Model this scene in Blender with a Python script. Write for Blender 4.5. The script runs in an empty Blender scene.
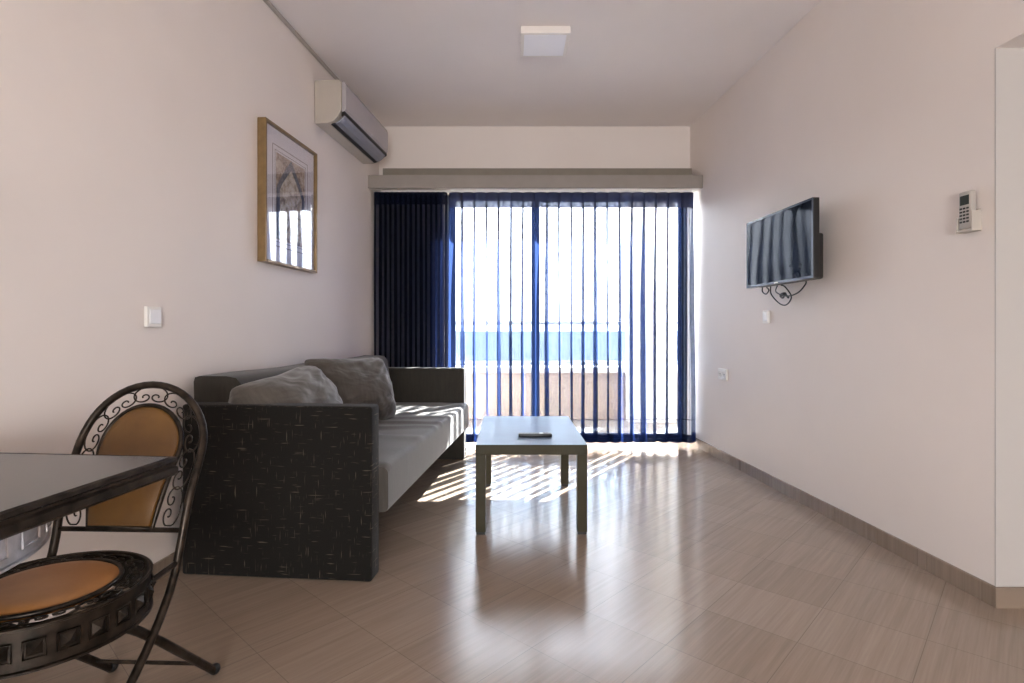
import bpy, bmesh, math, random
from mathutils import Vector, Matrix, noise
random.seed(7)
PI = math.pi
C = bpy.context.scene.collection
sc = bpy.context.scene

# ------------------------------------------------------------------ helpers
def lin(r, g, b):
    f = lambda c: (c / 12.92) if c <= 0.04045 else ((c + 0.055) / 1.055) ** 2.4
    return (f(r / 255), f(g / 255), f(b / 255), 1)

class N:
    """small node-tree helper"""
    def __init__(s, name):
        s.m = bpy.data.materials.new(name); s.m.use_nodes = True
        s.t = s.m.node_tree; s.t.nodes.clear()
        s.out = s.n('ShaderNodeOutputMaterial')
    def n(s, kind, **kw):
        nd = s.t.nodes.new(kind)
        for k, v in kw.items():
            if k in nd.inputs.keys(): nd.inputs[k].default_value = v
            else: setattr(nd, k, v)
        return nd
    def l(s, a, b): s.t.links.new(a, b)
    def math(s, op, a, b=None):
        nd = s.t.nodes.new('ShaderNodeMath'); nd.operation = op
        for i, v in enumerate((a, b)):
            if v is None: continue
            if isinstance(v, (int, float)): nd.inputs[i].default_value = v
            else: s.l(v, nd.inputs[i])
        return nd.outputs[0]
    def ramp(s, fac, stops):
        nd = s.t.nodes.new('ShaderNodeValToRGB'); s.l(fac, nd.inputs[0])
        e = nd.color_ramp.elements
        while len(e) < len(stops): e.new(0.5)
        for el, (p, c) in zip(e, stops):
            el.position = p; el.color = c if len(c) == 4 else (*c, 1)
        return nd.outputs[0]
    def mix(s, fac, a, b, blend='MIX'):
        nd = s.t.nodes.new('ShaderNodeMix'); nd.data_type = 'RGBA'; nd.blend_type = blend
        for i, v in ((0, fac), (6, a), (7, b)):
            if isinstance(v, (int, float, tuple)): nd.inputs[i].default_value = v
            else: s.l(v, nd.inputs[i])
        return nd.outputs[2]
    def coords(s, scale=(1, 1, 1), rot=(0, 0, 0), loc=(0, 0, 0), kind='Object'):
        tc = s.n('ShaderNodeTexCoord'); mp = s.n('ShaderNodeMapping')
        mp.inputs['Scale'].default_value = scale; mp.inputs['Rotation'].default_value = rot
        mp.inputs['Location'].default_value = loc
        s.l(tc.outputs[kind], mp.inputs[0]); return mp.outputs[0]
    def noise(s, vec, scale=5, detail=3, rough=.5):
        nd = s.n('ShaderNodeTexNoise'); s.l(vec, nd.inputs['Vector'])
        nd.inputs['Scale'].default_value = scale; nd.inputs['Detail'].default_value = detail
        nd.inputs['Roughness'].default_value = rough
        return nd.outputs[0]
    def bump(s, h, strength=.2, dist=.01):
        nd = s.n('ShaderNodeBump'); nd.inputs['Strength'].default_value = strength
        nd.inputs['Distance'].default_value = dist; s.l(h, nd.inputs['Height']); return nd.outputs[0]
    def princ(s, color=None, rough=.5, metal=0, spec=.5, normal=None, sheen=0, coat=0, coat_rough=.05):
        p = s.n('ShaderNodeBsdfPrincipled')
        def put(k, v):
            if v is None: return
            if isinstance(v, (int, float, tuple)): p.inputs[k].default_value = v
            else: s.l(v, p.inputs[k])
        put('Base Color', color); put('Roughness', rough); put('Metallic', metal)
        put('Specular IOR Level', spec); put('Normal', normal)
        put('Sheen Weight', sheen); put('Coat Weight', coat); put('Coat Roughness', coat_rough)
        s.l(p.outputs[0], s.out.inputs[0]); return p

def simple(name, col, rough=.5, metal=0, spec=.5, var=.06, vscale=8, bump=0, bscale=60, sheen=0):
    m = N(name); v = m.coords()
    f = m.noise(v, vscale, 3)
    a = tuple(c * (1 - var) for c in col[:3]) + (1,); b = tuple(min(1, c * (1 + var)) for c in col[:3]) + (1,)
    c = m.ramp(f, [(.3, a), (.7, b)])
    nm = m.bump(m.noise(v, bscale, 2), bump, .004) if bump else None
    m.princ(c, rough, metal, spec, nm, sheen)
    return m.m

class MB:
    def __init__(s): s.bm = bmesh.new()
    def box(s, x0, x1, y0, y1, z0, z1, bevel=0, seg=2):
        r = bmesh.ops.create_cube(s.bm, size=1)
        M = Matrix.Translation(((x0 + x1) / 2, (y0 + y1) / 2, (z0 + z1) / 2)) @ Matrix.Diagonal((x1 - x0, y1 - y0, z1 - z0, 1))
        bmesh.ops.transform(s.bm, matrix=M, verts=r['verts'])
        if bevel:
            es = list({e for v in r['verts'] for e in v.link_edges})
            bmesh.ops.bevel(s.bm, geom=es, offset=bevel, segments=seg, affect='EDGES', profile=.5)
        return s
    def prism(s, pts, z0, z1):
        """polygon in xy extruded in z"""
        a = [s.bm.verts.new((x, y, z0)) for x, y in pts]; b = [s.bm.verts.new((x, y, z1)) for x, y in pts]
        n = len(pts)
        s.bm.faces.new(a[::-1]); s.bm.faces.new(b)
        for i in range(n): s.bm.faces.new((a[i], a[(i + 1) % n], b[(i + 1) % n], b[i]))
        return s
    def extrude(s, prof, y0, y1):
        """polygon in xz extruded along y"""
        a = [s.bm.verts.new((x, y0, z)) for x, z in prof]; b = [s.bm.verts.new((x, y1, z)) for x, z in prof]
        n = len(prof)
        s.bm.faces.new(a); s.bm.faces.new(b[::-1])
        for i in range(n): s.bm.faces.new((a[(i + 1) % n], a[i], b[i], b[(i + 1) % n]))
        return s
    def grid(s, rows, closed=False, cap=False):
        vs = [[s.bm.verts.new(p) for p in r] for r in rows]
        for i in range(len(vs) - 1):
            n = len(vs[i])
            for j in range(n if closed else n - 1):
                s.bm.faces.new((vs[i][j], vs[i][(j + 1) % n], vs[i + 1][(j + 1) % n], vs[i + 1][j]))
        if cap:
            s.bm.faces.new(vs[0][::-1]); s.bm.faces.new(vs[-1])
        return s
    def tube(s, path, r, seg=8, closed=False, caps=True, flat=1.0):
        P = [Vector(p) for p in path]; n = len(P); rows = []
        up = None
        for i in range(n):
            if closed: t = P[(i + 1) % n] - P[i - 1]
            else: t = P[min(i + 1, n - 1)] - P[max(i - 1, 0)]
            t.normalize()
            if up is None:
                up = Vector((0, 0, 1)) if abs(t.z) < .9 else Vector((1, 0, 0))
            u = (up - t * up.dot(t))
            if u.length < 1e-6: u = t.orthogonal()
            u.normalize(); w = t.cross(u); up = u
            rr = r[i] if isinstance(r, (list, tuple)) else r
            rows.append([P[i] + (u * math.cos(a) + w * math.sin(a) * flat) * rr for a in [2 * PI * k / seg for k in range(seg)]])
        if closed: rows.append(rows[0])
        if closed:
            vs = [[s.bm.verts.new(p) for p in q] for q in rows[:-1]]
            for i in range(n):
                A, B = vs[i], vs[(i + 1) % n]
                for j in range(seg): s.bm.faces.new((A[j], A[(j + 1) % seg], B[(j + 1) % seg], B[j]))
        else: s.grid(rows, True, caps)
        return s
    def lathe(s, prof, center=(0, 0), seg=40, cap=False):
        rows = [[(center[0] + r * math.cos(a), center[1] + r * math.sin(a), z) for a in [2 * PI * k / seg for k in range(seg)]] for r, z in prof]
        return s.grid(rows, True, cap)
    def ball(s, c, r, seg=12, sc=(1, 1, 1)):
        q = bmesh.ops.create_uvsphere(s.bm, u_segments=seg, v_segments=max(6, seg // 2), radius=r)
        bmesh.ops.transform(s.bm, matrix=Matrix.Translation(c) @ Matrix.Diagonal((*sc, 1)), verts=q['verts'])
        return s
    def xform(s, M): bmesh.ops.transform(s.bm, matrix=M, verts=s.bm.verts); return s
    def build(s, name, mat, parent=None, smooth=False, bevel=0, loc=None, rz=0):
        bmesh.ops.recalc_face_normals(s.bm, faces=s.bm.faces)
        me = bpy.data.meshes.new(name); s.bm.to_mesh(me); s.bm.free()
        me.materials.append(mat)
        if smooth:
            for p in me.polygons: p.use_smooth = True
            if smooth != 'all':
                try: me.set_sharp_from_angle(angle=math.radians(40))
                except Exception: pass
        o = bpy.data.objects.new(name, me); C.objects.link(o)
        if parent: o.parent = parent
        if loc: o.location = loc
        if rz: o.rotation_euler.z = rz
        if bevel:
            b = o.modifiers.new('bevel', 'BEVEL'); b.width = bevel; b.segments = 2; b.limit_method = 'ANGLE'
        return o

def tag(o, label=None, cat=None, group=None, kind=None):
    if label: o['label'] = label
    if cat: o['category'] = cat
    if group: o['group'] = group
    if kind: o['kind'] = kind
    return o
def thing(name, label, cat, loc=(0, 0, 0), rz=0, group=None):
    o = bpy.data.objects.new(name, None); o.empty_display_size = .05; C.objects.link(o)
    o.location = loc; o.rotation_euler.z = rz
    return tag(o, label, cat, group)
def struct(o, label=None): o['kind'] = 'structure'; return tag(o, label)

# ------------------------------------------------------------------ room geometry (metres; camera at x=0,y=0)
H = 2.885; YB = 5.06; YR = -2.6; CAMH = 1.03; F = 555.0
SL, SR = .09, -.0595
WL = lambda y: -1.2126 + SL * (y - YB)
WR = lambda y: 1.623 + SR * (y - YB)
AL, AR = -math.atan(SL), -math.atan(SR)          # z-rotations of the two side walls
YJ = 2.07                                         # door jamb in the right wall
YD0 = 1.18
DOORH = 2.08
WX0, WX1, WZ = -.62, 1.616, 2.30                     # balcony door opening

# ------------------------------------------------------------------ materials
def mat_wall(name, col, amt=.03):
    m = N(name); v = m.coords()
    c = m.ramp(m.noise(v, 1.3, 4), [(.3, tuple(x * (1 - amt) for x in col[:3])), (.7, tuple(x * (1 + amt) for x in col[:3]))])
    m.princ(c, .55, 0, .35, m.bump(m.noise(v, 140, 3), .08, .002)); return m.m
M_wall = mat_wall('cream_wall_paint', (.80, .735, .69))
M_ceil = mat_wall('white_ceiling_paint', (.80, .75, .73))
M_trim = simple('painted_board', (.29, .258, .232, 1), .5, var=.04)
M_jamb = mat_wall('white_jamb_paint', (.56, .53, .505))

def mat_floor(name='polished_vein_tile', dark=1.0, rot=True):
    m = N(name)
    a = math.radians(47)
    v = m.coords(rot=(0, 0, -a) if rot else (0, 0, 0), loc=(.0, .0, 0))
    # tile coordinates: x runs with the grain
    br = m.n('ShaderNodeTexBrick', offset=0.0, squash=1.0)
    mp = m.n('ShaderNodeMapping'); mp.inputs['Location'].default_value = (.19, .06, 0); m.l(v, mp.inputs[0])
    m.l(mp.outputs[0], br.inputs['Vector'])
    br.inputs['Scale'].default_value = 1; br.inputs['Brick Width'].default_value = .31; br.inputs['Row Height'].default_value = .31
    br.inputs['Mortar Size'].default_value = .0011; br.inputs['Mortar Smooth'].default_value = .2; br.inputs['Bias'].default_value = 0
    br.inputs['Color1'].default_value = (.295 * dark, .225 * dark, .172 * dark, 1); br.inputs['Color2'].default_value = (.33 * dark, .256 * dark, .200 * dark, 1)
    br.inputs['Mortar'].default_value = (.2 * dark, .155 * dark, .12 * dark, 1)
    g = m.n('ShaderNodeMapping'); g.inputs['Scale'].default_value = (1.6, 34, 1); m.l(v, g.inputs[0])
    gr = m.noise(g.outputs[0], 1, 5, .6)
    g2 = m.n('ShaderNodeMapping'); g2.inputs['Scale'].default_value = (3, 120, 1); m.l(v, g2.inputs[0])
    gr2 = m.noise(g2.outputs[0], 1, 3, .6)
    c = m.mix(1.0, br.outputs[0], m.ramp(gr, [(.3, (.89, .875, .86)), (.7, (1.07, 1.07, 1.07))]), 'MULTIPLY')
    c = m.mix(1.0, c, m.ramp(gr2, [(.3, (.92, .92, .91)), (.7, (1.05, 1.05, 1.05))]), 'MULTIPLY')
    r = m.ramp(m.noise(v, 5, 4), [(.3, (.14, .14, .14)), (.75, (.24, .24, .24))])
    h = m.math('ADD', m.math('MULTIPLY', br.outputs['Fac'], -1.0), m.math('MULTIPLY', m.noise(v, 7, 2), .35))
    m.princ(c, r, 0, .5, m.bump(h, .12, .002)); return m.m
M_floor = mat_floor()
M_base = mat_floor('skirting_stone', .85, False)

def mat_curtain(name, T, tint, glow, dif):
    """thin woven voile: open weave lets light straight through, threads scatter it"""
    m = N(name)
    v = m.coords(scale=(1, 1, .05))
    w = m.noise(v, 220, 2)
    tr = m.n('ShaderNodeBsdfTransparent'); tr.inputs[0].default_value = (*tint, 1)
    tl = m.n('ShaderNodeBsdfTranslucent'); tl.inputs[0].default_value = (*glow, 1)
    df = m.n('ShaderNodeBsdfDiffuse'); df.inputs[0].default_value = (*dif, 1)
    m1 = m.n('ShaderNodeMixShader'); m1.inputs[0].default_value = .5
    m.l(tl.outputs[0], m1.inputs[1]); m.l(df.outputs[0], m1.inputs[2])
    m2 = m.n('ShaderNodeMixShader')
    fac = m.math('ADD', m.math('MULTIPLY', m.math('SUBTRACT', w, .5), .12), T)
    m.l(fac, m2.inputs[0]); m.l(m1.outputs[0], m2.inputs[1]); m.l(tr.outputs[0], m2.inputs[2])
    m.l(m2.outputs[0], m.out.inputs[0]); return m.m
M_sheer = mat_curtain('navy_voile', .225, (.88, .94, 1), (.010, .020, .065), (.010, .015, .035))
M_hem = mat_curtain('navy_voile_hem', .34, (.85, .90, 1), (.012, .026, .10), (.012, .016, .04))
M_tape = mat_curtain('slate_pleat_tape', .055, (.80, .86, 1), (.035, .045, .10), (.05, .055, .085))
M_dark = mat_curtain('navy_voile_gathered', .16, (.80, .88, 1), (.006, .011, .040), (.010, .012, .024))

def mat_glass(name, tint=(1, 1, 1), ior=1.5, k=1.0):
    m = N(name)
    tr = m.n('ShaderNodeBsdfTransparent'); tr.inputs[0].default_value = (*tint, 1)
    gl = m.n('ShaderNodeBsdfGlossy'); gl.inputs['Roughness'].default_value = 0.01
    lw = m.n('ShaderNodeLayerWeight'); f0 = ((ior - 1) / (ior + 1)) ** 2      # Schlick reflectance, same from both sides
    fr = m.math('ADD', m.math('MULTIPLY', m.math('POWER', lw.outputs['Facing'], 5.0), 1 - f0), f0)
    lw.inputs[0].default_value = .5
    mx = m.n('ShaderNodeMixShader'); m.l(m.math('MULTIPLY', fr, k), mx.inputs[0])
    m.l(tr.outputs[0], mx.inputs[1]); m.l(gl.outputs[0], mx.inputs[2]); m.l(mx.outputs[0], m.out.inputs[0])
    return m.m
M_glass = mat_glass('clear_window_glass', (.95, .97, 1), 1.45, .6)
M_picglass = mat_glass('picture_glass', (.98, .98, 1), 1.55, 1.9)
M_railglass = mat_glass('blue_rail_glass', (.80, .90, 1), 1.45, .6)

def mat_dash():
    m = N('charcoal_flecked_fabric')
    v = m.coords()
    a = m.n('ShaderNodeMapping'); a.inputs['Scale'].default_value = (13, 13, 170); m.l(v, a.inputs[0])
    b = m.n('ShaderNodeMapping'); b.inputs['Scale'].default_value = (170, 170, 13); m.l(v, b.inputs[0])
    na = m.noise(a.outputs[0], 1, 1); nb = m.noise(b.outputs[0], 1, 1)
    msk = m.math('MAXIMUM', m.ramp(na, [(.665, (0, 0, 0)), (.75, (1, 1, 1))]), m.ramp(nb, [(.665, (0, 0, 0)), (.75, (1, 1, 1))]))
    grey = m.noise(v, 400, 2)
    base = m.ramp(grey, [(.3, (.0045, .0038, .003)), (.7, (.012, .0103, .0085))])
    c = m.mix(m.math('MULTIPLY', msk, .55), base, (.17, .14, .10, 1))
    m.princ(c, .85, 0, .2, m.bump(grey, .25, .002), .08); return m.m
M_dash = mat_dash()
def mat_velvet(name, c0, c1, sheen=.5):
    m = N(name); v = m.coords()
    a = m.n('ShaderNodeMapping'); a.inputs['Scale'].default_value = (60, 60, 9); m.l(v, a.inputs[0])
    f = m.math('ADD', m.math('MULTIPLY', m.noise(a.outputs[0], 1, 3), .6), m.math('MULTIPLY', m.noise(v, 300, 2), .4))
    m.princ(m.ramp(f, [(.3, c0), (.7, c1)]), .7, 0, .3, m.bump(f, .2, .003), sheen); return m.m
M_velvet = mat_velvet('taupe_velour', (.050, .043, .036), (.080, .070, .060), .3)
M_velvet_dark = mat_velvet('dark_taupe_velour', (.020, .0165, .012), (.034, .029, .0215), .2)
M_pillow = mat_velvet('taupe_cushion_velour', (.066, .057, .048), (.105, .093, .080), .35)
def add_creases(mt, scale, dist):
    t = mt.node_tree; p = [n for n in t.nodes if n.type == 'BSDF_PRINCIPLED'][0]
    tc = t.nodes.new('ShaderNodeTexCoord'); mp = t.nodes.new('ShaderNodeMapping'); mp.inputs['Scale'].default_value = scale
    mp.inputs['Rotation'].default_value = (0, .5, .3)
    nz = t.nodes.new('ShaderNodeTexNoise'); nz.inputs['Scale'].default_value = 1; nz.inputs['Detail'].default_value = 2; nz.inputs['Distortion'].default_value = 1.2
    b = t.nodes.new('ShaderNodeBump'); b.inputs['Strength'].default_value = .9; b.inputs['Distance'].default_value = dist
    old = p.inputs['Normal'].links[0].from_node
    t.links.new(tc.outputs['Object'], mp.inputs[0]); t.links.new(mp.outputs[0], nz.inputs['Vector']); t.links.new(nz.outputs[0], b.inputs['Height'])
    t.links.new(b.outputs[0], old.inputs['Normal'])
add_creases(M_pillow, (3.5, 3.5, 9), .024)

M_table = simple('greige_lacquer', (.036, .030, .0125, 1), .45, spec=.2, var=.05)
M_tabletop = simple('lacquer_top_sky_tint', (.16, .215, .32, 1), .28, spec=.45, var=.03)  # top of the same lacquer, blue sky reflection put into its colour
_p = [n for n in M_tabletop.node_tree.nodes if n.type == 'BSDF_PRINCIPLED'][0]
_p.inputs['IOR'].default_value = 1.11; _p.inputs['Specular Tint'].default_value = (.72, .86, 1, 1); _p.inputs['Specular IOR Level'].default_value = .5  # specular tinted blue too, to carry the painted sky reflection
M_black = simple('black_plastic', (.012, .012, .013, 1), .35, var=.1)
M_blackgloss = simple('black_gloss_screen', (.006, .008, .014, 1), .06, spec=.2, var=.1)
_p = [n for n in M_blackgloss.node_tree.nodes if n.type == 'BSDF_PRINCIPLED'][0]
_p.inputs['Specular Tint'].default_value = (.5, .62, 1, 1); _p.inputs['IOR'].default_value = 1.3
M_bezel = simple('slate_bezel_plastic', (.06, .07, .10, 1), .2, var=.05)
M_btn = simple('grey_button_rubber', (.22, .22, .23, 1), .6)
M_silver = simple('silver_key', (.75, .73, .68, 1), .3)
M_white = simple('white_plastic', (.82, .80, .76, 1), .3, var=.02)
M_whitekey = simple('white_rocker_plastic', (.9, .9, .9, 1), .18, var=.02)
M_hole = simple('dark_socket_hole', (.03, .028, .025, 1), .6)
M_bronze = N('dark_bronze_iron')
_v = M_bronze.coords(); _n = M_bronze.noise(_v, 35, 4)
M_bronze.princ(M_bronze.ramp(_n, [(.35, (.016, .012, .009)), (.75, (.060, .044, .032))]), M_bronze.ramp(_n, [(.3, (.28, .28, .28)), (.8, (.5, .5, .5))]), .75, .5, M_bronze.bump(_n, .25, .002))
M_bronze = M_bronze.m
M_pewter = simple('brushed_pewter', (.60, .58, .60, 1), .30, metal=.85, var=.2, vscale=30)
def mat_leather(name, c0, c1):
    m = N(name); v = m.coords(); f = m.noise(v, 9, 4, .6)
    m.princ(m.ramp(f, [(.3, c0), (.7, c1)]), .42, 0, .45, m.bump(m.noise(v, 260, 2), .12, .001)); return m.m
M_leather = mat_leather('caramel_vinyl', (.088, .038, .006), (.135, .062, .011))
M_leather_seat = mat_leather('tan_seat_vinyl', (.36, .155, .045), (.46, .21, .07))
M_slate = simple('dark_slate_top', (.055, .05, .048, 1), .22, spec=.8, var=.25, vscale=25)
M_ac = simple('ivory_ac_plastic', (.47, .425, .37, 1), .4, var=.02)
M_acfront = simple('lilac_grey_ac_panel', (.43, .40, .41, 1), .25, var=.02)
M_acvent = simple('dark_ac_vent', (.012, .010, .010, 1), .5)
M_aclouver = simple('silver_ac_louver', (.36, .36, .40, 1), .25, metal=.3, var=.03)
M_gold = simple('gilt_wood_frame', (.24, .155, .068, 1), .35, metal=.25, var=.15, vscale=20)
M_mat = simple('white_picture_mount', (.80, .78, .80, 1), .7, var=.01)
M_line = simple('bronze_mount_line', (.16, .12, .09, 1), .5)
M_lamp = simple('white_lamp_diffuser', (.92, .92, .96, 1), .3, var=.01)
M_lampframe = simple('white_lamp_frame', (.80, .76, .72, 1), .35, var=.01)
M_alu = simple('blue_grey_window_frame', (.10, .12, .16, 1), .4, var=.03)
M_beige = mat_wall('beige_balcony_plaster', (.44, .35, .27))
M_cap = mat_wall('white_balcony_coping', (.80, .77, .72))
M_rail = simple('steel_rail', (.45, .50, .56, 1), .4, metal=.5)
M_bfloor = simple('balcony_floor_tile', (.20, .17, .14, 1), .5)
M_lcd = simple('green_grey_lcd', (.05, .06, .055, 1), .15)
M_remote = simple('grey_remote_plastic', (.44, .41, .375, 1), .4, var=.02)

# ------------------------------------------------------------------ setting
def band(fn_in, th, y0, y1, z0, z1, sign, mb):
    """wall slab following x=fn_in(y), thickness th outward"""
    mb.prism([(fn_in(y0), y0), (fn_in(y1), y1), (fn_in(y1) + sign * th, y1), (fn_in(y0) + sign * th, y0)], z0, z1)

m = MB(); m.prism([(WL(YR) - .2, YR - .2), (WR(YR) + .3, YR - .2), (WR(5.2) + .2, 5.2), (WL(5.2) - .2, 5.2)], -.12, 0)
struct(m.build('floor', M_floor), 'polished beige veined stone floor tiles laid diagonally')
m = MB(); m.prism([(WL(YR) - .2, YR - .2), (WR(YR) + .3, YR - .2), (WR(5.26) + .2, 5.26), (WL(5.26) - .2, 5.26)], H, H + .12)
struct(m.build('ceiling', M_ceil), 'plain white ceiling')
m = MB(); band(WL, .15, YR, 5.26, 0, H, -1, m)
struct(m.build('wall_left', M_wall), 'cream painted wall behind the sofa')
m = MB(); th = .115
band(WR, th, YJ, 5.26, 0, H, 1, m); band(WR, th, YR, YD0, 0, H, 1, m); band(WR, th, YD0, YJ, DOORH, H, 1, m)
struct(m.build('wall_right', M_wall), 'cream painted wall with the television')
m = MB()
m.box(WL(YB), WX0, YB, 5.26, 0, H); m.box(WX0, WX1, YB, 5.26, WZ, H); m.box(WX1, WR(YB), YB, 5.26, 0, H)
struct(m.build('wall_back', M_wall), 'cream wall around the balcony door')
# rear wall behind the camera and an unseen window added for fill light
RX0, RX1, RZ0, RZ1 = -.60, 1.10, .50, 1.45
m = MB()
m.box(WL(YR), RX0, YR - .2, YR, 0, H); m.box(RX1, WR(YR), YR - .2, YR, 0, H)
m.box(RX0, RX1, YR - .2, YR, 0, RZ0); m.box(RX0, RX1, YR - .2, YR, RZ1, H)
struct(m.build('wall_rear', M_wall))
m = MB(); y0, y1 = YR - .12, YR - .06
for x0, x1 in ((RX0, RX0 + .05), (RX1 - .05, RX1), ((RX0 + RX1) / 2 - .03, (RX0 + RX1) / 2 + .03)): m.box(x0, x1, y0, y1, RZ0, RZ1)
m.box(RX0, RX1, y0, y1, RZ0, RZ0 + .05); m.box(RX0, RX1, y0, y1, RZ1 - .05, RZ1)
w2 = struct(m.build('rear_fill_window', M_white))
MB().box(RX0 + .05, RX1 - .05, YR - .092, YR - .088, RZ0 + .05, RZ1 - .05).build('fill_window_pane', M_glass, w2)

# door in the right wall: jamb lining, frame and closed leaf
m = MB()
xo = lambda y: WR(y) + th
m.prism([(xo(YJ) - .0, YJ - .045), (xo(YJ) + .05, YJ - .045), (xo(YJ) + .05, YJ), (xo(YJ), YJ)], 0, DOORH)
m.prism([(xo(YD0), YD0), (xo(YD0) + .05, YD0), (xo(YD0) + .05, YD0 + .045), (xo(YD0), YD0 + .045)], 0, DOORH)
m.prism([(xo(YD0), YD0), (xo(YD0) + .05, YD0), (xo(YJ) + .05, YJ), (xo(YJ), YJ)], DOORH - .045, DOORH)
d1 = struct(m.build('door_1', M_jamb))
m = MB(); ya, yb = YD0 + .047, YJ - .047
m.prism([(xo(ya) + .008, ya), (xo(ya) + .046, ya), (xo(yb) + .046, yb), (xo(yb) + .008, yb)], .01, DOORH - .047)
for z0, z1 in ((.2, .95), (1.1, 1.9)):
    m.prism([(xo(ya) + .002, ya + .13), (xo(ya) + .01, ya + .13), (xo(yb) + .01, yb - .13), (xo(yb) + .002, yb - .13)], z0, z1)
lf = m.build('door_leaf', M_jamb, d1)
MB().tube([(xo(ya) + .008, ya + .06, 1.0), (xo(ya) - .04, ya + .06, 1.0), (xo(ya) - .045, ya + .17, 1.0)], .009).build('door_handle', M_pewter, lf)
# white painted reveal (the jamb face and its soffit)
m = MB()
m.prism([(WR(YJ) - .001, YJ - .006), (xo(YJ), YJ - .006), (xo(YJ), YJ), (WR(YJ) - .001, YJ)], 0, DOORH)
struct(m.build('trim_2', M_jamb), 'white painted door reveal')

# skirting
def skirting(name, fn, sign, y0, y1, seg):
    m = MB(); y = y0
    while y < y1 - .02:
        e = min(y + seg, y1)
        a, b = y + .001, e - .001
        m.prism([(fn(a), a), (fn(b), b), (fn(b) + sign * .012, b), (fn(a) + sign * .012, a)], 0, .076)
        y = e
    return m
m = skirting('baseboard_right', WR, -1, YJ - .006, YB, .31)
m.prism([(WR(YJ) - .012, YJ - .018), (xo(YJ), YJ - .018), (xo(YJ), YJ - .006), (WR(YJ) - .012, YJ - .006)], 0, .076)
struct(m.build('baseboard_right', M_base, bevel=.002))
struct(skirting('baseboard_left', WL, 1, YR, YB - .015, .31).build('baseboard_left', M_base, bevel=.002))
struct(MB().box(WL(YB) + .014, WX0 - .02, YB - .012, YB, 0, .076).build('baseboard_back', M_base, bevel=.002))

# pale grey board over the pelmet
m = MB().box(-1.155, WR(5.0) - .02, 4.955, YB, 2.25, 2.475, .004)
M_trim2 = simple('grey_weathered_board', (.24, .21, .17, 1), .6)
struct(m.build('trim_1', M_trim2), 'grey board on the wall above the curtain pelmet')

# balcony door (sliding, two leaves)
m = MB(); a, b = 5.12, 5.20
m.box(WX0, WX0 + .05, a, b, 0, WZ); m.box(WX1 - .02, WX1, a, b, 0, WZ); m.box(WX0, WX1, a, b, WZ - .035, WZ); m.box(WX0, WX1, a, b, 0, .025)
w1 = struct(m.build('window_1', M_alu, bevel=.003), 'sliding balcony door in a dark frame')
for i, (x0, x1, yy) in enumerate(((WX0 + .05, .255, 5.125), (.180, WX1 - .02, 5.165))):
    m = MB(); s_ = .05
    m.box(x0, x0 + s_, yy, yy + .03, .025, WZ - .035); m.box(x1 - s_, x1, yy, yy + .03, .025, WZ - .035)
    m.box(x0, x1, yy, yy + .03, .025, .07); m.box(x0, x1, yy, yy + .03, WZ - .075, WZ - .035)
    sash = m.build('sliding_sash', M_alu, w1, bevel=.003)
    MB().box(x0 + s_, x1 - s_, yy + .012, yy + .018, .07, WZ - .075).build('glass_pane', M_glass, sash)

# balcony
struct(MB().box(-3, 3.4, 5.2, 6.75, -.14, -.02).build('balcony_floor', M_bfloor))
m = MB().box(-3, 3.4, 6.5, 6.65, -.02, .53)
pw = struct(m.build('wall_balcony', M_beige), 'low beige balcony parapet')
MB().box(-3, 3.4, 6.46, 6.69, .53, .60, .01).build('coping', M_cap, pw)
struct(MB().box(1.70, 1.9, 5.26, 5.60, -.02, 3.2).build('wall_balcony_side', M_beige), 'end wall of the balcony')
rl = thing('balcony_railing', 'blue glass railing with steel handrail on the balcony parapet', 'railing', (0, 6.575, .60))
MB().box(-2.9, 3.3, -.025, .025, .49, .535, .008).build('handrail', M_rail, rl)
MB().box(-2.9, 3.3, -.015, .015, .03, .06, .004).build('bottom_rail', M_rail, rl)
for x in (-2.85, -1.1, .27, 1.5, 3.1):
    MB().box(x - .02, x + .02, -.02, .02, 0, .49).build('post', M_rail, rl)
xs = (-2.85, -1.1, .27, 1.5, 3.1)
for x0, x1 in zip(xs[:-1], xs[1:]):
    MB().box(x0 + .03, x1 - .03, -.004, .004, .065, .485).build('glass_panel', M_railglass, rl)
struct(MB().box(1.32, 1.86, 6.28, 6.455, -.02, 2.5, .01).build('balcony_pillar', M_cap), 'white pillar on the balcony')
m = MB(); R = 14000
m.bm.faces.new([m.bm.verts.new((R * math.cos(a), R * math.sin(a) + 12, -28)) for a in [PI * k / 48 for k in range(49)]])
sea = N('pale_blue_sea'); v = sea.coords(scale=(.05, .12, 1))
sea.princ((.066, .068, .078, 1), .9, 0, 0.0, sea.bump(sea.noise(v, 1, 4), .4, 2))
struct(m.build('sea', sea.m), 'pale blue sea beyond the balcony')

# ------------------------------------------------------------------ curtain pelmet
pe = thing('curtain_pelmet', 'long pale grey curtain pelmet spanning the wall above the curtains', 'pelmet', (0, 4.76, 2.248))
m = MB(); yf = 4.76
m.prism([(WL(yf) + .003, 0), (WR(yf) - .003, 0), (WR(yf + .02) - .003, .02), (WL(yf + .02) + .003, .02)], 0, .112)
m.build('front_board', M_trim, pe, bevel=.003)
m = MB(); m.prism([(WL(4.78) + .004, .02), (WR(4.78) - .004, .02), (WR(4.95) - .004, .19), (WL(4.95) + .004, .19)], 0.004, .02)
m.build('underside', simple('lit_pelmet_underside', (.78, .74, .68, 1), .5), pe)  # paler than the front board: light from below put into the colour
m = MB()
for k in range(2): m.box(-1.15, 1.58, .105 + k * .05, .12 + k * .05, -.012, .004)
m.build('curtain_rail', M_white, pe)

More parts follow.
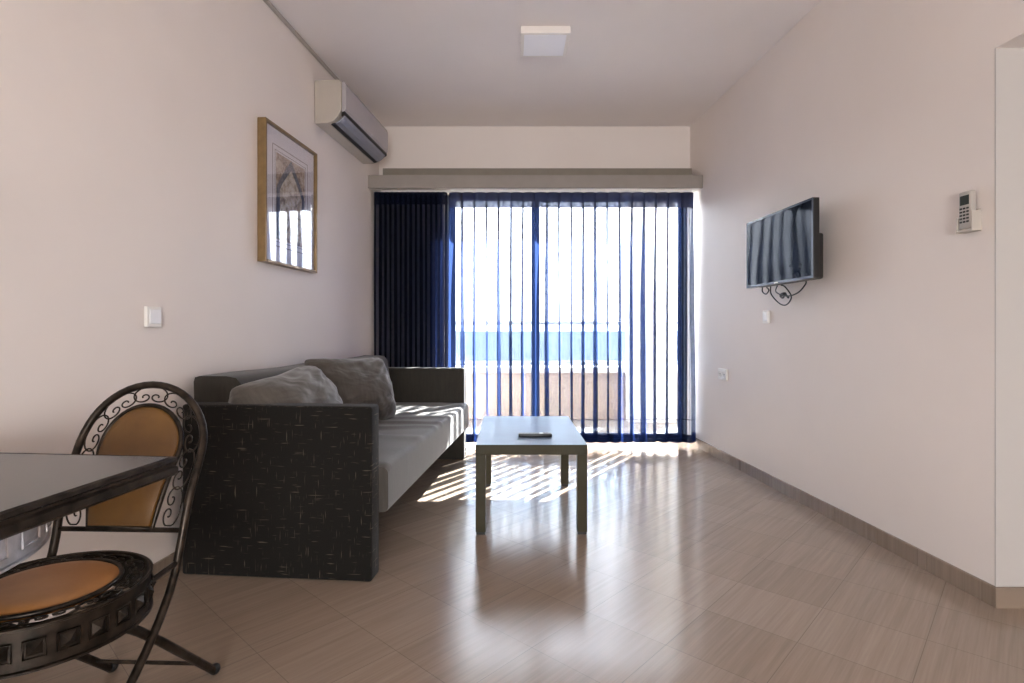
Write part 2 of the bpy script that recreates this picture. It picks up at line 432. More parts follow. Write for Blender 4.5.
# ------------------------------------------------------------------ curtains
def curtain_rows(x0, w, n, yc, zs, amp_fn, b_fn, tsub=16, seed=0, t0=.5, off=0):
    rnd = random.Random(seed)
    sw = [(rnd.uniform(-1, 1), rnd.uniform(-1, 1), rnd.uniform(0, 6.28), rnd.uniform(.75, 1.25)) for _ in range(n + 2)]
    rows = []
    for z, zr in zs:                                  # zr 0 at the top .. 1 at the hem
        row = []
        for k in range(n * tsub + 1):
            t = k / tsub; i = int(t + .5); f = t - i    # fold centred on integer t
            s1, s2, ph, g = sw[min(i, n + 1)]
            a = amp_fn(zr) * (1 + (g - 1) * min(1, zr * 3))
            drift = (s1 * .11 * zr + s2 * .05 * math.sin(zr * 5 + ph)) * (.5 + .5 * math.cos(2 * PI * f))
            x = x0 + w * (t - a * math.sin(2 * PI * t) / (2 * PI) + drift)
            y = yc + b_fn(zr) * math.cos(2 * PI * t) * (.8 + .3 * g) + .006 * math.sin(t * 2.1 + zr * 3) * zr
            row.append((x, y + off, z))
        rows.append(row)
    return rows
ZT, ZB = 2.235, .055
def zlist(z0, z1, n): return [(z0 + (z1 - z0) * i / n, (ZT - (z0 + (z1 - z0) * i / n)) / (ZT - ZB)) for i in range(n + 1)]
CY = 4.875
amp = lambda z: 1.85 + .30 * min(1, z * 1.4)
dep = lambda z: .022 + .048 * min(1, z * 2.5)
ns = 20; cw = (1.588 - (-.545)) / ns
cu = thing('sheer_curtain', 'wide sheer navy curtain hanging across the bright balcony door', 'curtain', (.5, CY, 0))
def shift(rows, dx, dy): return [[(x - dx, y - dy, z) for x, y, z in r] for r in rows]
fab = MB().grid(shift(curtain_rows(-.545, cw, ns, CY, zlist(ZT, ZB, 46), amp, dep, seed=3), .5, CY)).build('fabric', M_sheer, cu, smooth='all')
m = MB().grid(shift(curtain_rows(-.545, cw, ns, CY, zlist(ZT, ZT - .137, 4), amp, dep, seed=3, off=-.003), .5, CY))
m.build('header_tape', M_tape, cu, smooth='all')
m = MB().grid(shift(curtain_rows(-.545, cw, ns, CY, zlist(.125, ZB, 3), amp, dep, seed=3, off=-.003), .5, CY))
m.grid(shift(curtain_rows(-.545, cw, ns, CY, zlist(.258, .250, 1), amp, dep, seed=3, off=-.0035), .5, CY))
m.grid(shift(curtain_rows(-.545, cw, ns, CY, zlist(.125, ZB, 3), amp, dep, seed=3, off=-.006), .5, CY))
m.build('hem', M_hem, cu, smooth='all')

nd = 14; dw = (-.578 - (-1.205)) / nd
cd = thing('gathered_curtain', 'dark navy gathered curtain at the left end beside the sofa', 'curtain', (-.83, CY, 0))
amp2 = lambda z: 2.6 + .5 * math.sin(z * 4); dep2 = lambda z: .036
MB().grid(shift(curtain_rows(-1.205, dw, nd, CY + .005, zlist(ZT, ZB, 40), amp2, dep2, seed=11), -.83, CY)).build('fabric', M_dark, cd, smooth='all')
MB().grid(shift(curtain_rows(-1.205, dw, nd, CY + .005, zlist(ZT, ZT - .11, 4), amp2, dep2, seed=11, off=-.004), -.83, CY)).build('header_tape', M_hem, cd, smooth='all')

# ------------------------------------------------------------------ sofa  (local x: out from the wall, y: along the wall)
so = thing('sofa', 'dark charcoal three seat sofa with flecked arms against the left wall', 'sofa', (-1.379, 2.333, 0), AL)
SD, SLN = .81, 2.245
def padded(x0, x1, y0, y1, z0, z1, bev, nz=.004, seed=0, sub=None):
    m = MB().box(x0, x1, y0, y1, z0, z1, bev, 4)
    return m
padded(-.012, SD, 0, .10, .001, .717, .012).build('armrest', M_dash, so, smooth=True)
padded(0, SD, SLN - .10, SLN, .001, .727, .012).build('armrest', M_velvet_dark, so, smooth=True)
# backrest: slab, slightly raked, rolled top
prof = [(.02, .16), (.25, .16), (.235, .45), (.20, .74), (.19, .79), (.165, .818), (.12, .826), (.0, .826), (-.022, .820), (-.028, .80), (-.02, .4)]
m = MB(); rows = []
NY = 40
for j in range(NY + 1):
    y = .102 + (SLN - .204) * j / NY
    rows.append([(x + (.006 * math.sin(y * 9 + z * 7) if x > .1 else 0), y, z + (.004 * math.sin(y * 6) if z > .7 else 0)) for x, z in prof])
m.grid(rows, True, True); m.build('backrest', M_velvet_dark, so, smooth=True)
# seat slab with pulled creases
def seat_h(x, y):
    h = 0
    for yc, a, w, sl in ((.95, .010, .035, .25), (1.13, .012, .03, .15), (1.30, .009, .03, .35), (.72, .007, .05, -.1), (1.52, .007, .04, .1), (1.75, .005, .05, .2)):
        d = (y - yc - sl * (x - .5)); h += 1.7 * a * math.exp(-(d / w) ** 2) * (1 - .6 * abs((x - .5) / .4))
    return h + .004 * noise.noise((x * 6, y * 5, 2))
m = MB(); X0, X1, Y0, Y1 = .16, .847, .103, SLN - .103; Z0, Z1 = .255, .457
rows = []; NX, NYs = 30, 110
sect = [(X0, Z0), (X0, Z1)] + [(X0 + (X1 - .03 - X0) * i / NX, Z1) for i in range(1, NX + 1)] + \
       [(X1 - .03 + .03 * math.sin(a), Z1 - .03 + .03 * math.cos(a)) for a in (.4, .8, 1.2, 1.57)] + [(X1, Z0 + .02), (X1 - .006, Z0 + .006), (X1 - .02, Z0)]
for j in range(NYs + 1):
    y = Y0 + (Y1 - Y0) * j / NYs
    e = min(1, min(y - Y0, Y1 - y) / .03)
    rows.append([(x, y, z + (seat_h(x, y) if z > Z1 - .02 and x > X0 + .01 else 0) - (.012 * (1 - e) if z > Z1 - .05 else 0)) for x, z in sect])
m.grid(rows, True, True); m.build('seat', M_velvet, so, smooth=True)
MB().box(.06, .52, .103, SLN - .103, .035, .253, .008).build('base', M_velvet_dark, so)
for yy in (.3, 1.1, 1.9):
    MB().box(.44, .49, yy, yy + .05, 0, .04).build('foot', M_black, so)

# cushions
def cushion(name, label, loc, rot, w, h, t, seed, mat):
    rnd = random.Random(seed); n = 34
    o_rows = [[], []]
    m = MB()
    def pt(u, v, side):
        pin = 1 - .045 * (1 - abs(u) ** 2.2) * abs(v) ** 6 - 0
        pin2 = 1 - .045 * (1 - abs(v) ** 2.2) * abs(u) ** 6
        x = u * w / 2 * pin2; z = v * h / 2 * pin
        th_ = t / 2 * ((1 - abs(u) ** 3.2) * (1 - abs(v) ** 2.6)) ** .58
        wr = .016 * noise.noise((u * 2.2 + seed, v * 5 - u * 2.5, side * 3 + seed)) + .010 * noise.noise((u * 7 + v * 3, v * 2.5 + seed, seed))
        # creases running from the corners
        cr = .018 * math.sin(26 * math.atan2(1.1 - v, 1.15 - u) + seed) * math.exp(-(math.hypot(1 - u, 1 - v) / .85) ** 2)
        # sag of the top edge
        rc_ = 1 - .10 * (abs(u) * abs(v)) ** 5; x *= rc_; z *= rc_
        z += -.05 * h * (1 - u * u) * max(0, v)
        return (x, side * (th_ + (wr + cr) * min(1, th_ / (t * .2))), z)
    for side in (1, -1):
        rows = [[pt(math.sin(PI / 2 * (2 * i / n - 1)), math.sin(PI / 2 * (2 * j / n - 1)), side) for i in range(n + 1)] for j in range(n + 1)]
        m.grid(rows)
    bmesh.ops.remove_doubles(m.bm, verts=m.bm.verts, dist=.0008)
    o = m.build(name, mat, None, smooth='all')
    o.location = loc; o.rotation_euler = rot
    sbs = o.modifiers.new('sub', 'SUBSURF'); sbs.levels = 1; sbs.render_levels = 1
    return tag(o, label, 'cushion', 'sofa cushions')
cushion('cushion', 'taupe velour cushion slumped in the near corner of the sofa', (-1.05, 2.66, .640), (math.radians(-33), math.radians(-5), math.radians(84)), .66, .44, .34, 2, M_pillow)
cushion('cushion', 'taupe velour cushion upright in the middle of the sofa, its edge sunlit', (-.985, 3.42, .665), (math.radians(-24), math.radians(1), math.radians(54)), .60, .45, .26, 5, M_pillow)

# ------------------------------------------------------------------ coffee table
ct = thing('coffee_table', 'low rectangular greige coffee table in front of the curtains', 'coffee table', (.098, 2.79, 0), math.radians(.3))
tw, tl = .282, .92
MB().box(-tw, tw, 0, tl, .402, .452, .002).build('tabletop', M_table, ct)
MB().box(-tw + .001, tw - .001, .001, tl - .001, .4522, .4535).build('top_surface', M_tabletop, ct)  # thin sheet that holds the sky-blue reflection colour
for sx in (-1, 1):
    for y in (0.001, tl - .051):
        x0, x1 = sorted((sx * (tw - .001), sx * (tw - .051)))
        lg = MB().box(x0, x1, y, y + .05, .014, .402, .0015).build('leg', M_table, ct)
        MB().box(x0 + .003, x1 - .003, y + .003, y + .047, 0, .014).build('foot_pad', M_black, lg)
rc = thing('remote_control', 'black remote control lying on the low table', 'remote control', (.125, 3.0, .4536), math.radians(2))
m = MB().box(-.09, .09, -.022, .022, 0, .019, .006, 3); m.build('body', M_black, rc, smooth=True)
for i in range(9):
    for j in range(3):
        if 5 <= i <= 6: continue
        MB().box(-.078 + i * .0175, -.078 + i * .0175 + .010, -.015 + j * .0115, -.015 + j * .0115 + .007, .0185, .0205, .001).build('button', M_btn, rc)
MB().lathe([(.001, .0215), (.010, .021), (.012, .0185)], (.033, -.004), 20).build('navigation_key', M_silver, rc, smooth=True)

# ------------------------------------------------------------------ dining table (corner in view, left foreground)
DX0, DY1 = -.742, 1.222                      # right far corner of the top
dt = thing('dining_table', 'dark slate topped dining table with a bronze moulded edge by the left wall', 'dining table', (DX0, DY1, 0), AL)
DW, DL = .80, 1.0                            # local x from -DW..0, y from -DL..0
MB().box(-DW, -.004, -DL, -.004, .735, .752, .003).build('tabletop', M_slate, dt)
m = MB()
pr = [(0, .753), (.006, .750), (.007, .742), (.002, .738), (.002, .733), (.008, .729), (.009, .716), (.003, .710), (-.012, .708), (-.02, .712), (-.02, .734)]
rows = []
cs = [(-.004, -.004, 1, 1), (-.004, -DL + .004, 1, -1), (-DW + .004, -DL + .004, -1, -1), (-DW + .004, -.004, -1, 1)]
NS = 60
per = []
for i in range(4):
    x0, y0, sx, sy = cs[i]; x1, y1, tx, ty = cs[(i + 1) % 4]
    for k in range(NS):
        f = k / NS
        if k == 0: ox, oy = sx, sy
        else:
            ox = sx if sx == tx else 0; oy = sy if sy == ty else 0
        dn = noise.noise((x0 + (x1 - x0) * f * 30, y0 + (y1 - y0) * f * 30, i)) * .0012
        per.append((x0 + (x1 - x0) * f, y0 + (y1 - y0) * f, ox, oy, dn))
rows = [[(x + ox * (q + dn), y + oy * (q + dn), z) for q, z in pr] for x, y, ox, oy, dn in per]
rows.append(rows[0])
m.grid(rows, True); bmesh.ops.remove_doubles(m.bm, verts=m.bm.verts, dist=1e-5)
m.build('edge_moulding', M_bronze, dt, smooth=True)

def stud_band(m, c, a, b, z0, z1, n, size, out=1, th=.003):
    """embossed strip around an ellipse: strip, rims and pressed pyramids"""
    seg = 96
    e = lambda t, r=0: (c[0] + (a + r) * math.cos(t), c[1] + (b + r) * math.sin(t))
    T = [2 * PI * k / seg for k in range(seg)]
    m.grid([[(*e(t, 0), z0) for t in T], [(*e(t, 0), z1) for t in T], [(*e(t, -th), z1) for t in T], [(*e(t, -th), z0) for t in T], [(*e(t, 0), z0) for t in T]], True)
    for z in (z0, z1): m.tube([(*e(t, .001), z) for t in T], .0045, 6, True)
    zc = (z0 + z1) / 2
    for k in range(n):
        t = 2 * PI * (k + .5) / n
        x, y = e(t); nx, ny = math.cos(t) / a, math.sin(t) / b; l = math.hypot(nx, ny); nx /= l; ny /= l
        tx, ty = -ny, nx; s = size / 2
        def P(u, w, d): return (x + tx * u + nx * d, y + ty * u + ny * d, zc + w)
        fr = [(-s, -s), (s, -s), (s, s), (-s, s)]
        m.tube([P(u, w, .003) for u, w in fr], .0022, 4, True)
        q = s * .72
        base = [m.bm.verts.new(P(u * q / s, w * q / s, .0015)) for u, w in fr]; ap = m.bm.verts.new(P(0, 0, .012))
        for i in range(4): m.bm.faces.new((base[i], base[(i + 1) % 4], ap))
RC = (-.455, -.315)                            # pedestal ring centre in table coordinates
m = MB(); stud_band(m, RC, .31, .35, .598, .700, 22, .060); m.build('apron_ring', M_pewter, dt, smooth=True)
for k in range(4):
    t = PI / 4 + k * PI / 2
    dx, dy = math.cos(t), math.sin(t)
    pth = [(RC[0] + dx * r, RC[1] + dy * r, z) for r, z in ((.305, .70), (.26, .60), (.17, .45), (.10, .32), (.13, .18), (.22, .06), (.27, .012))]
    MB().tube(pth, .014, 10).build('leg', M_bronze, dt, smooth=True)
MB().tube([(RC[0] + .105 * math.cos(t), RC[1] + .105 * math.sin(t), .32) for t in [2 * PI * k / 32 for k in range(32)]], .008, 8, True).build('leg_collar', M_bronze, dt, smooth=True)
m = MB(); m.box(RC[0] - .31, RC[0] + .31, RC[1] - .02, RC[1] + .02, .700, .735); m.box(RC[0] - .02, RC[0] + .02, RC[1] - .36, RC[1] + .24, .700, .7345); m.build('top_support', M_bronze, dt)

# ------------------------------------------------------------------ iron chair
ch = thing('dining_chair', 'bronze iron folding chair with caramel padded back at the table end', 'chair', (-1.062, 1.262, 0), math.radians(-2))
YP = [(0, -.21), (.1, -.09), (.213, .047), (.27, .112), (.36, .186), (.45, .220), (.571, .247), (.72, .318), (.9, .37)]
def yprof(z):
    for (z0, a), (z1, b) in zip(YP[:-1], YP[1:]):
        if z <= z1:
            f = (z - z0) / (z1 - z0); return a + (b - a) * f
    return YP[-1][1]
def ysm(z): return sum(yprof(max(0, z + d)) for d in (-.04, -.02, 0, .02, .04)) / 5 if z > .05 else yprof(z)
RZC, RO = .690, .180
pts = []
zz = [0, .05, .1, .15, .2, .25, .3, .35, .4, .44, .48, .52, .56, .60, .64]
hw = lambda z: .172 + .008 * min(1, max(0, (z - .45) / .2))
for z in zz: pts.append((-hw(z), ysm(z), z))
for k in range(25):
    a = PI - PI * k / 24; z = RZC + RO * math.sin(a); pts.append((RO * math.cos(a), ysm(z), z))
for z in zz[::-1]: pts.append((hw(z), ysm(z), z))
MB().tube(pts, .0105, 10).build('back_frame', M_bronze, ch, smooth='all')
# back panel
RI, RIZ = .112, .696
def inner_outline(r, zb, n=24):
    L = [(-(.086 + (r - RI)), zb)] + [(-(.086 + (r - RI) + (RI - .086) * f), zb + (RIZ - zb) * f) for f in (.25, .5, .75)]
    L += [(r * math.cos(PI - PI * k / n), RIZ + r * math.sin(PI - PI * k / n)) for k in range(n + 1)]
    L += [(-x, z) for x, z in L[:4][::-1]]
    return L
out = inner_outline(RI, .503)
m = MB(); rows = []
for rr, d in ((1, -.004), (1, .004), (.97, .010), (.85, .014), (.6, .017), (.3, .018), (.02, .018)):
    rows.append([(x * rr, ysm(.63 + (z - .63) * rr) - d, .63 + (z - .63) * rr) for x, z in out])
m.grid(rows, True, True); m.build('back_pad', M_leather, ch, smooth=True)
MB().tube([(x, ysm(z), z) for x, z in inner_outline(RI + .004, .499)], .0068, 8, True).build('pad_rim', M_bronze, ch, smooth='all')
MB().tube([(-.178, ysm(.494), .494), (.178, ysm(.494), .494)], .007, 8).build('crossbar', M_bronze, ch, smooth=True)
def scroll(hwid, hh):
    """C scroll with curled ends, along a, across b"""
    R = []
    c = (.42, -.15); r0, ph0, k = 1.13, math.radians(112), .257
    for i in range(34):
        f = math.radians(500) * i / 33
        r = r0 * math.exp(-k * f)
        R.append(((c[0] + r * math.cos(ph0 - f)) * hwid * .95, (c[1] + r * math.sin(ph0 - f)) * hh))
    return [(-a, b) for a, b in R[::-1]] + R
zb0 = .505; Ls = RIZ - zb0; Rm = (.119 + .170) / 2; La = PI * Rm; Lt = 2 * Ls + La
def arch_pt(s, b):
    if s < Ls:
        z = zb0 + s; x = -(.130 + (Rm - .130) * s / Ls); return (x - b, z)
    if s < Ls + La:
        a = PI - (s - Ls) / Rm; return ((Rm + b) * math.cos(a), RIZ + (Rm + b) * math.sin(a))
    q = s - Ls - La; z = RIZ - q; x = Rm - (Rm - .130) * q / Ls; return (x + b, z)
m = MB(); nm = 9; wd = Lt / nm
for i in range(nm):
    sc0 = wd * (i + .5)
    pth = []
    for a, b in scroll(wd / 2, .027):
        x, z = arch_pt(min(max(sc0 + a, 0), Lt), b); pth.append((x, ysm(z), z))
    m.tube(pth, .0023, 5)
m.build('back_scrollwork', M_bronze, ch, smooth='all')
# seat
SRr, SZ = .202, .448
m = MB(); stud_band(m, (0, 0), SRr, SRr, SZ - .090, SZ - .004, 24, .036); m.build('seat_band', M_bronze, ch, smooth=True)
m = MB(); m.lathe([(.001, SZ + .012), (.05, SZ + .0115), (.10, SZ + .009), (.128, SZ + .005), (.138, SZ - .001), (.138, SZ - .012), (.001, SZ - .012)], seg=56)
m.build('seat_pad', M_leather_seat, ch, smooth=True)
MB().tube([(.1435 * math.cos(t), .1435 * math.sin(t), SZ - .001) for t in [2 * PI * k / 56 for k in range(56)]], .0055, 8, True).build('seat_pad_rim', M_bronze, ch, smooth='all')
m = MB(); nq = 12; rm = .171
for i in range(nq):
    pth = []
    for a, b in scroll(PI * rm / nq, .020):
        t = 2 * PI * (i + .5) / nq - a / rm
        pth.append(((rm + b) * math.cos(t), (rm + b) * math.sin(t), SZ - .004))
    m.tube(pth, .0023, 5)
m.build('seat_scrollwork', M_bronze, ch, smooth='all')
m = MB(); m.box(-.198, .198, -.012, .012, SZ - .030, SZ - .014); m.box(-.012, .012, -.198, .198, SZ - .031, SZ - .013); m.build('seat_support', M_bronze, ch)
for sx in (-1, 1):
    x = sx * .158
    lg = MB().tube([(x, -.08, .392), (x, -.03, .378), (x, .02, .352), (x, .08, .305), (x, .16, .236), (x, .40, .014)], .0115, 10).build('leg', M_bronze, ch, smooth='all')
    MB().ball((x, .405, .016), .016, 14, (1, 1.1, 1)).build('foot_cap', M_black, lg, smooth='all')
    MB().tube([(sx * .165, .075, SZ - .040), (sx * .172, ysm(.42), SZ - .030)], .0075, 8).build('seat_bracket', M_bronze, ch, smooth=True)
    MB().ball((sx * .168, .112, .268), .011, 10).build('pivot_bolt', M_bronze, ch, smooth='all')
MB().tube([(-.158, .335, .074), (.158, .335, .074)], .0055, 8).build('stretcher', M_bronze, ch, smooth=True)
MB().tube([(-.176, ysm(.12), .12), (.176, ysm(.12), .12)], .0055, 8).build('stretcher', M_bronze, ch, smooth=True)

# ------------------------------------------------------------------ air conditioner on the left wall
ac = thing('air_conditioner', 'ivory split air conditioner high on the left wall near the corner', 'air conditioner', (WL(3.735) + .002, 3.735, 2.42), AL)
AC = .92
body = [(0, 0), (.0, .29), (.15, .29), (.178, .283), (.185, .265), (.185, .085), (.165, .045), (.13, .012), (.09, 0)]
MB().extrude(body, 0, AC).build('body', M_ac, ac, bevel=.004)
fr = [(.186, .075), (.205, .082), (.214, .10), (.216, .25), (.207, .275), (.186, .285)]
MB().extrude(fr, .012, AC - .004).build('front_panel', M_acfront, ac, bevel=.003)
MB().extrude([(.182, .048), (.205, .060), (.206, .08), (.184, .085)], .014, AC - .008).build('air_slot', M_acvent, ac)
lo = [(.135, .004), (.165, .018), (.190, .040), (.200, .058), (.193, .060), (.180, .046), (.158, .027), (.133, .012)]
MB().extrude(lo, .03, AC - .03).build('louver', M_aclouver, ac, bevel=.001)
MB().extrude([(.105, -.002), (.132, .003), (.130, .014), (.105, .008)], .03, AC - .03).build('lower_slot', M_acvent, ac)
m = MB(); m.box(.005, .055, -.0015, .001, .01, .065); m.build('side_cover', M_ac, ac, bevel=.001)
# conduit in the ceiling corner
m = MB(); y0, y1 = YR + .02, 4.6
m.prism([(WL(y0) + .001, y0), (WL(y0) + .022, y0), (WL(y1) + .022, y1), (WL(y1) + .001, y1)], H - .020, H - .001)
o = m.build('cable_conduit', simple('grey_trunking', (.42, .38, .34, 1), .5), None, bevel=.003)
tag(o, 'thin pale cable trunking along the left ceiling corner leading to the air conditioner', 'conduit')

# ------------------------------------------------------------------ framed picture on the left wall
PW, PH = .645, .79
pc = thing('framed_picture', 'gilt framed picture of a pointed arch on the left wall', 'picture', (WL(3.035) + .001, 3.035, 1.405), AL)
FD, FW = .050, .016
m = MB()
m.box(0, FD, 0, FW, 0, PH); m.box(0, FD, PW - FW, PW, 0, PH); m.box(0, FD, FW, PW - FW, 0, FW); m.box(0, FD, FW, PW - FW, PH - FW, PH)
m.build('frame', M_gold, pc, bevel=.003)
MB().box(.012, .030, FW, PW - FW, FW, PH - FW).build('mount', M_mat, pc)
m = MB()
def rect_line(m, a, b, x, t, w):
    y0, y1, z0, z1 = a, PW - a, b, PH - b
    m.box(x, x + t, y0, y0 + w, z0, z1); m.box(x, x + t, y1 - w, y1, z0, z1); m.box(x, x + t, y0 + w, y1 - w, z0, z0 + w); m.box(x, x + t, y0 + w, y1 - w, z1 - w, z1)
rect_line(m, .105, .105, .0303, .001, .004); rect_line(m, .132, .132, .0303, .001, .003)
m.build('mount_lines', M_line, pc)
pt = N('mottled_print'); v = pt.coords()
f = pt.noise(v, 16, 5, .65); f2 = pt.noise(v, 45, 3, .6)
c = pt.ramp(pt.math('ADD', pt.math('MULTIPLY', f, .6), pt.math('MULTIPLY', f2, .4)), [(.36, (.10, .07, .06)), (.47, (.36, .24, .17)), (.55, (.52, .42, .33)), (.64, (.66, .58, .48))])
pt.princ(c, .7)
A0, B0 = .145, .145
pr_ = MB().box(.0303, .0308, A0, PW - A0, B0, PH - B0).build('print', pt.m, pc)
iv = N('pale_arch_interior'); v = iv.coords(); f = iv.noise(v, 22, 5, .7)
iv.princ(iv.ramp(f, [(.38, (.25, .20, .15)), (.5, (.60, .52, .40)), (.62, (.70, .66, .58))]), .7)
cy_ = PW / 2
def pointed(hwid, zs_, top, z0, n=14):
    L = [(cy_ - hwid, z0), (cy_ - hwid, zs_)]
    for k in range(1, n + 1):
        f = k / n; L.append((cy_ - hwid + hwid * f, zs_ + (top - zs_) * (f ** .85)))
    R_ = [(2 * cy_ - y, z) for y, z in L[:-1][::-1]]
    return L + R_
def yz_poly(m, pts, x0, x1):
    a = [m.bm.verts.new((x0, y, z)) for y, z in pts]; b = [m.bm.verts.new((x1, y, z)) for y, z in pts]
    m.bm.faces.new(a); m.bm.faces.new(b[::-1])
    for i in range(len(pts)): m.bm.faces.new((a[i], a[(i + 1) % len(pts)], b[(i + 1) % len(pts)], b[i]))
m = MB(); yz_poly(m, pointed(.150, .44, .625, B0 + .01), .0308, .0311)
m.build('arch_interior', iv.m, pc)
sl = N('slate_blue_arch_ink'); v = sl.coords(); f = sl.noise(v, 40, 4, .6)
sl.princ(sl.ramp(f, [(.35, (.045, .055, .085)), (.65, (.16, .17, .21))]), .7)
m = MB(); o_ = pointed(.175, .44, .645, B0 + .005); i_ = pointed(.135, .44, .585, B0 + .005)
nn = len(o_)
oa = [m.bm.verts.new((.0315, y, z)) for y, z in o_]; ia = [m.bm.verts.new((.0315, y, z)) for y, z in i_]
for k in range(nn - 1): m.bm.faces.new((oa[k], oa[k + 1], ia[k + 1], ia[k]))
m.build('arch_outline', sl.m, pc)
MB().box(.0365, .0385, FW - .002, PW - FW + .002, FW - .002, PH - FW + .002).build('glass', M_picglass, pc)

# ------------------------------------------------------------------ ceiling lamp
cl = thing('ceiling_lamp', 'square white flat ceiling lamp', 'lamp', (.205, 3.53, H - .0005))
MB().box(-.152, .152, -.15, .15, -.046, 0, .004).build('housing', M_lampframe, cl)
MB().box(-.130, .130, -.128, .128, -.0475, -.0455).build('diffuser', M_lamp, cl)

# ------------------------------------------------------------------ television
tv = thing('television', 'wall mounted flat black television reflecting the curtains', 'television', (WR(3.33) - .001, 3.33, 1.306), AR)
MB().box(-.142, -.108, -.368, .368, 0, .432, .003).build('panel', M_black, tv)
m = MB(); bz = .012
m.box(-.146, -.142, -.368, .368, 0, bz + .004); m.box(-.146, -.142, -.368, .368, .432 - bz, .432)
m.box(-.146, -.142, -.368, -.368 + bz, bz + .004, .432 - bz); m.box(-.146, -.142, .368 - bz, .368, bz + .004, .432 - bz)
m.build('bezel', M_bezel, tv, bevel=.001)
# screen: very slightly rippled front so reflections waver like the real panel
m = MB(); rows = []
for j in range(25):
    z = bz + .004 + (.432 - 2 * bz - .004) * j / 24
    rows.append([(-.1435 + .0006 * math.sin(3.0 * j / 24 + 4 * i / 24), -.368 + bz + (.736 - 2 * bz) * i / 24, z) for i in range(25)])
m.grid(rows); m.build('screen', M_blackgloss, tv, smooth='all')
MB().box(-.110, -.062, -.335, .30, .0, .25, .012).build('rear_housing', M_black, tv)
m = MB(); m.box(-.064, 0, -.06, .06, .10, .28, .003); m.box(-.064, -.05, -.12, .12, .06, .10, .002); m.build('wall_bracket', M_black, tv)
MB().ball((-.10, .335, .440), .013, 12, (1, 1.7, .6)).build('top_knob', M_black, tv, smooth='all')
MB().box(-.147, -.1455, -.02, .02, .004, .010).build('badge', M_silver, tv)
def wpath(pts):
    """points (out from right wall, y, z) -> world"""
    return [(WR(y) - d, y, z) for d, y, z in pts]
def smooth_path(P, n=8):
    P = [Vector(p) for p in P]; Q = []
    for i in range(len(P) - 1):
        p0, p1, p2, p3 = P[max(i - 1, 0)], P[i], P[i + 1], P[min(i + 2, len(P) - 1)]
        for k in range(n):
            t = k / n
            Q.append(.5 * ((2 * p1) + (-p0 + p2) * t + (2 * p0 - 5 * p1 + 4 * p2 - p3) * t * t + (-p0 + 3 * p1 - 3 * p2 + p3) * t ** 3))
    Q.append(P[-1]); return Q
for pts, lab in (
    ([(.085, 3.60, 1.304), (.08, 3.61, 1.28), (.07, 3.585, 1.262), (.07, 3.55, 1.285), (.085, 3.55, 1.304)], 'short black cable loop hanging below the far end of the television'),
    ([(.085, 3.50, 1.304), (.075, 3.51, 1.255), (.05, 3.46, 1.195), (.045, 3.39, 1.185), (.05, 3.33, 1.23), (.07, 3.36, 1.29), (.085, 3.38, 1.304)], 'black cable hanging in the lowest loop below the television'),
    ([(.085, 3.42, 1.304), (.095, 3.42, 1.27), (.10, 3.36, 1.245), (.10, 3.27, 1.23), (.10, 3.17, 1.245), (.09, 3.12, 1.285), (.085, 3.12, 1.304)], 'wide shallow black cable loop hanging below the middle of the television')):
    o = MB().tube(smooth_path(wpath(pts)), .0042, 6).build('television_cable', M_black, None, smooth='all')
    tag(o, lab, 'cable', 'cables below the television')
o = MB().tube(smooth_path(wpath([(.03, 3.46, 1.235), (.05, 3.44, 1.245), (.05, 3.40, 1.25), (.05, 3.36, 1.225)])), [.012] * 17 + [.006] * 8, 8).build('power_plug', M_black, None, smooth='all')
tag(o, 'small black plug among the loops under the television', 'plug')

# ------------------------------------------------------------------ switches and sockets
def plate(name, label, cat, y, z, wall, w, h, keys, socket=False):
    if wall == 'L': loc, rz, s = (WL(y), y, z), AL, 1
    else: loc, rz, s = (WR(y), y, z), AR, -1
    t = thing(name, label, cat, loc, rz)
    def bx(d0, d1, y0, y1, z0, z1, b): 
        x0, x1 = sorted((s * d0, s * d1)); return MB().box(x0, x1, y0, y1, z0, z1, b)
    bx(0.0005, .016, -w / 2, w / 2, -h / 2, h / 2, .004).build('plate', M_white, t)
    n = keys
    for i in range(n):
        a = -w / 2 + w * i / n; b = a + w / n
        if socket:
            yc = (a + b) / 2
            rim = MB(); rim.bm
            pts = [(s * .0165, yc + .026 * math.cos(q), .026 * math.sin(q)) for q in [2 * PI * k / 28 for k in range(28)]]
            ring = MB().tube(pts, .003, 6, True).build('outlet_ring', M_white, t, smooth='all')
            hm = MB()
            for dy in (-.0095, .0095): hm.tube([(s * .0158, yc + dy, .002), (s * .0172, yc + dy, .002)], .0035, 10)
            hm.tube([(s * .0158, yc, -.010), (s * .0172, yc, -.010)], .0035, 10)
            hm.build('pin_holes', M_hole, ring)
        else:
            bx(.014, .0195, a + .012, b - .008, -h / 2 + .014, h / 2 - .012, .0025).build('rocker', M_whitekey, t)
    return t
plate('light_switch', 'white light switch on the bare left wall above the iron chair', 'light switch', 2.253, 1.083, 'L', .082, .084, 1)
plate('light_switch', 'small white switch on the right wall below the television', 'light switch', 3.70, 1.117, 'R', .075, .085, 1)
plate('wall_socket', 'white double wall socket low on the right wall near the curtain', 'socket', 4.36, .683, 'R', .15, .088, 2, True)

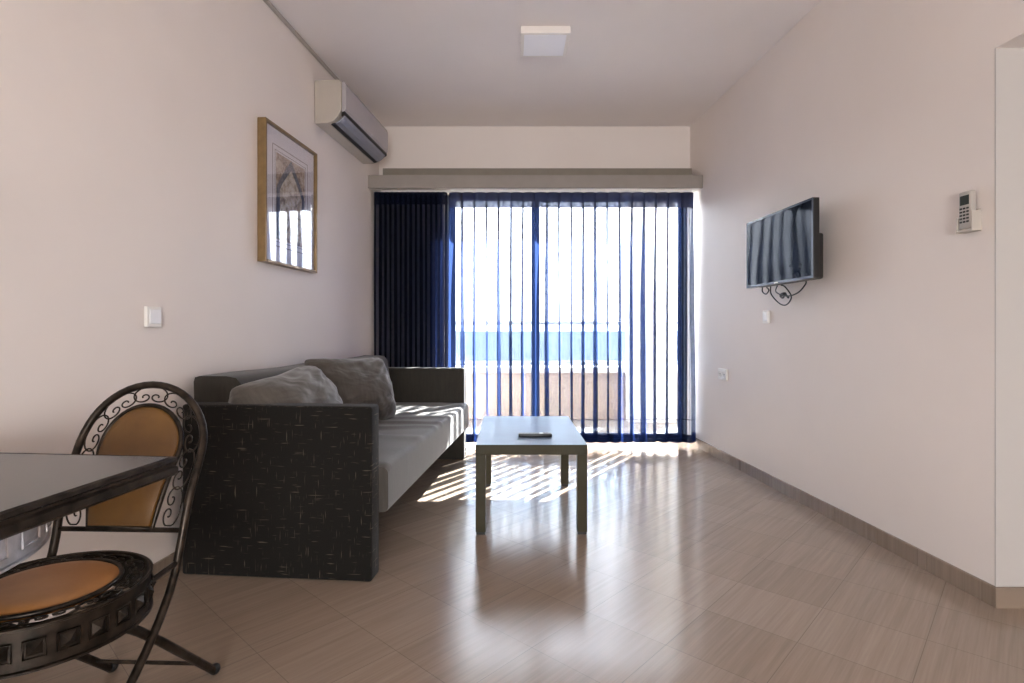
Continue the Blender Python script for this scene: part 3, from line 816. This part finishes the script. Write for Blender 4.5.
# ------------------------------------------------------------------ air conditioner remote in its holder
yr = 2.158
ar = thing('wall_remote', 'grey air conditioner remote in its wall holder beside the doorway', 'remote control', (WR(yr), yr, 1.411), AR)
MB().box(-.036, -.012, -.026, .030, .012, .158, .006, 3).build('remote_body', M_remote, ar, smooth=True)
MB().box(-.0375, -.0355, -.018, .022, .105, .142, .001).build('display', M_lcd, ar)
for j in range(5):
    for i in range(3):
        MB().box(-.0385, -.0355, -.017 + i * .015, -.017 + i * .015 + .010, .036 + j * .013, .036 + j * .013 + .007, .001).build('button', M_hole, ar)
m = MB(); m.box(-.010, -.0005, -.034, .036, 0, .085, .003); m.box(-.040, -.001, -.036, -.028, 0, .078, .002); m.box(-.040, -.001, .032, .038, 0, .06, .002); m.box(-.040, -.001, -.034, .036, 0, .010, .002)
m.build('holder', simple('beige_holder_plastic', (.50, .46, .41, 1), .4), ar)

# ------------------------------------------------------------------ light
w = bpy.data.worlds.new('World'); sc.world = w; w.use_nodes = True
nt = w.node_tree; nt.nodes.clear()
bg = nt.nodes.new('ShaderNodeBackground'); wo = nt.nodes.new('ShaderNodeOutputWorld')
SKY = 6.5
bg.inputs[0].default_value = (1.0, .965, .92, 1); bg.inputs[1].default_value = SKY
nt.links.new(bg.outputs[0], wo.inputs[0])

sd = bpy.data.lights.new('sun', 'SUN'); sd.energy = 40; sd.angle = math.radians(.53); sd.color = (1, .93, .82)
su = bpy.data.objects.new('sun', sd); C.objects.link(su)
el = math.radians(45); hd = Vector((.55, .835)).normalized()
dirv = Vector((hd.x * math.cos(el), hd.y * math.cos(el), math.sin(el)))
su.rotation_euler = dirv.to_track_quat('Z', 'Y').to_euler(); su.location = dirv * 20

def portal(name, loc, sx, sy, rot):
    d = bpy.data.lights.new(name, 'AREA'); d.shape = 'RECTANGLE'; d.size = sx; d.size_y = sy
    d.cycles.is_portal = True
    o = bpy.data.objects.new(name, d); C.objects.link(o); o.location = loc; o.rotation_euler = rot
portal('balcony_portal', ((WX0 + WX1) / 2, 5.24, WZ / 2), WX1 - WX0, WZ, (math.radians(-90), 0, 0))
portal('rear_portal', ((RX0 + RX1) / 2, YR - .15, (RZ0 + RZ1) / 2), RX1 - RX0, RZ1 - RZ0, (math.radians(90), 0, 0))

# ------------------------------------------------------------------ camera
cam = bpy.data.cameras.new('camera'); co = bpy.data.objects.new('camera', cam); C.objects.link(co)
cam.sensor_width = 36; cam.lens = F * 36 / 1024
cam.shift_y = -(341.5 - 330) / 1024
cam.clip_start = .02; cam.clip_end = 20000
co.location = (0, 0, CAMH); co.rotation_euler = (math.radians(90), 0, 0)
sc.camera = co

sc.view_settings.view_transform = 'Standard'; sc.view_settings.look = 'None'
sc.view_settings.gamma = 1; sc.view_settings.use_curve_mapping = False
sc.view_settings.exposure = 2.56
cy = sc.cycles
cy.max_bounces = 14; cy.diffuse_bounces = 8; cy.glossy_bounces = 5; cy.transmission_bounces = 8; cy.transparent_max_bounces = 40
cy.sample_clamp_indirect = 6; cy.blur_glossy = .5
cy.use_denoising = True
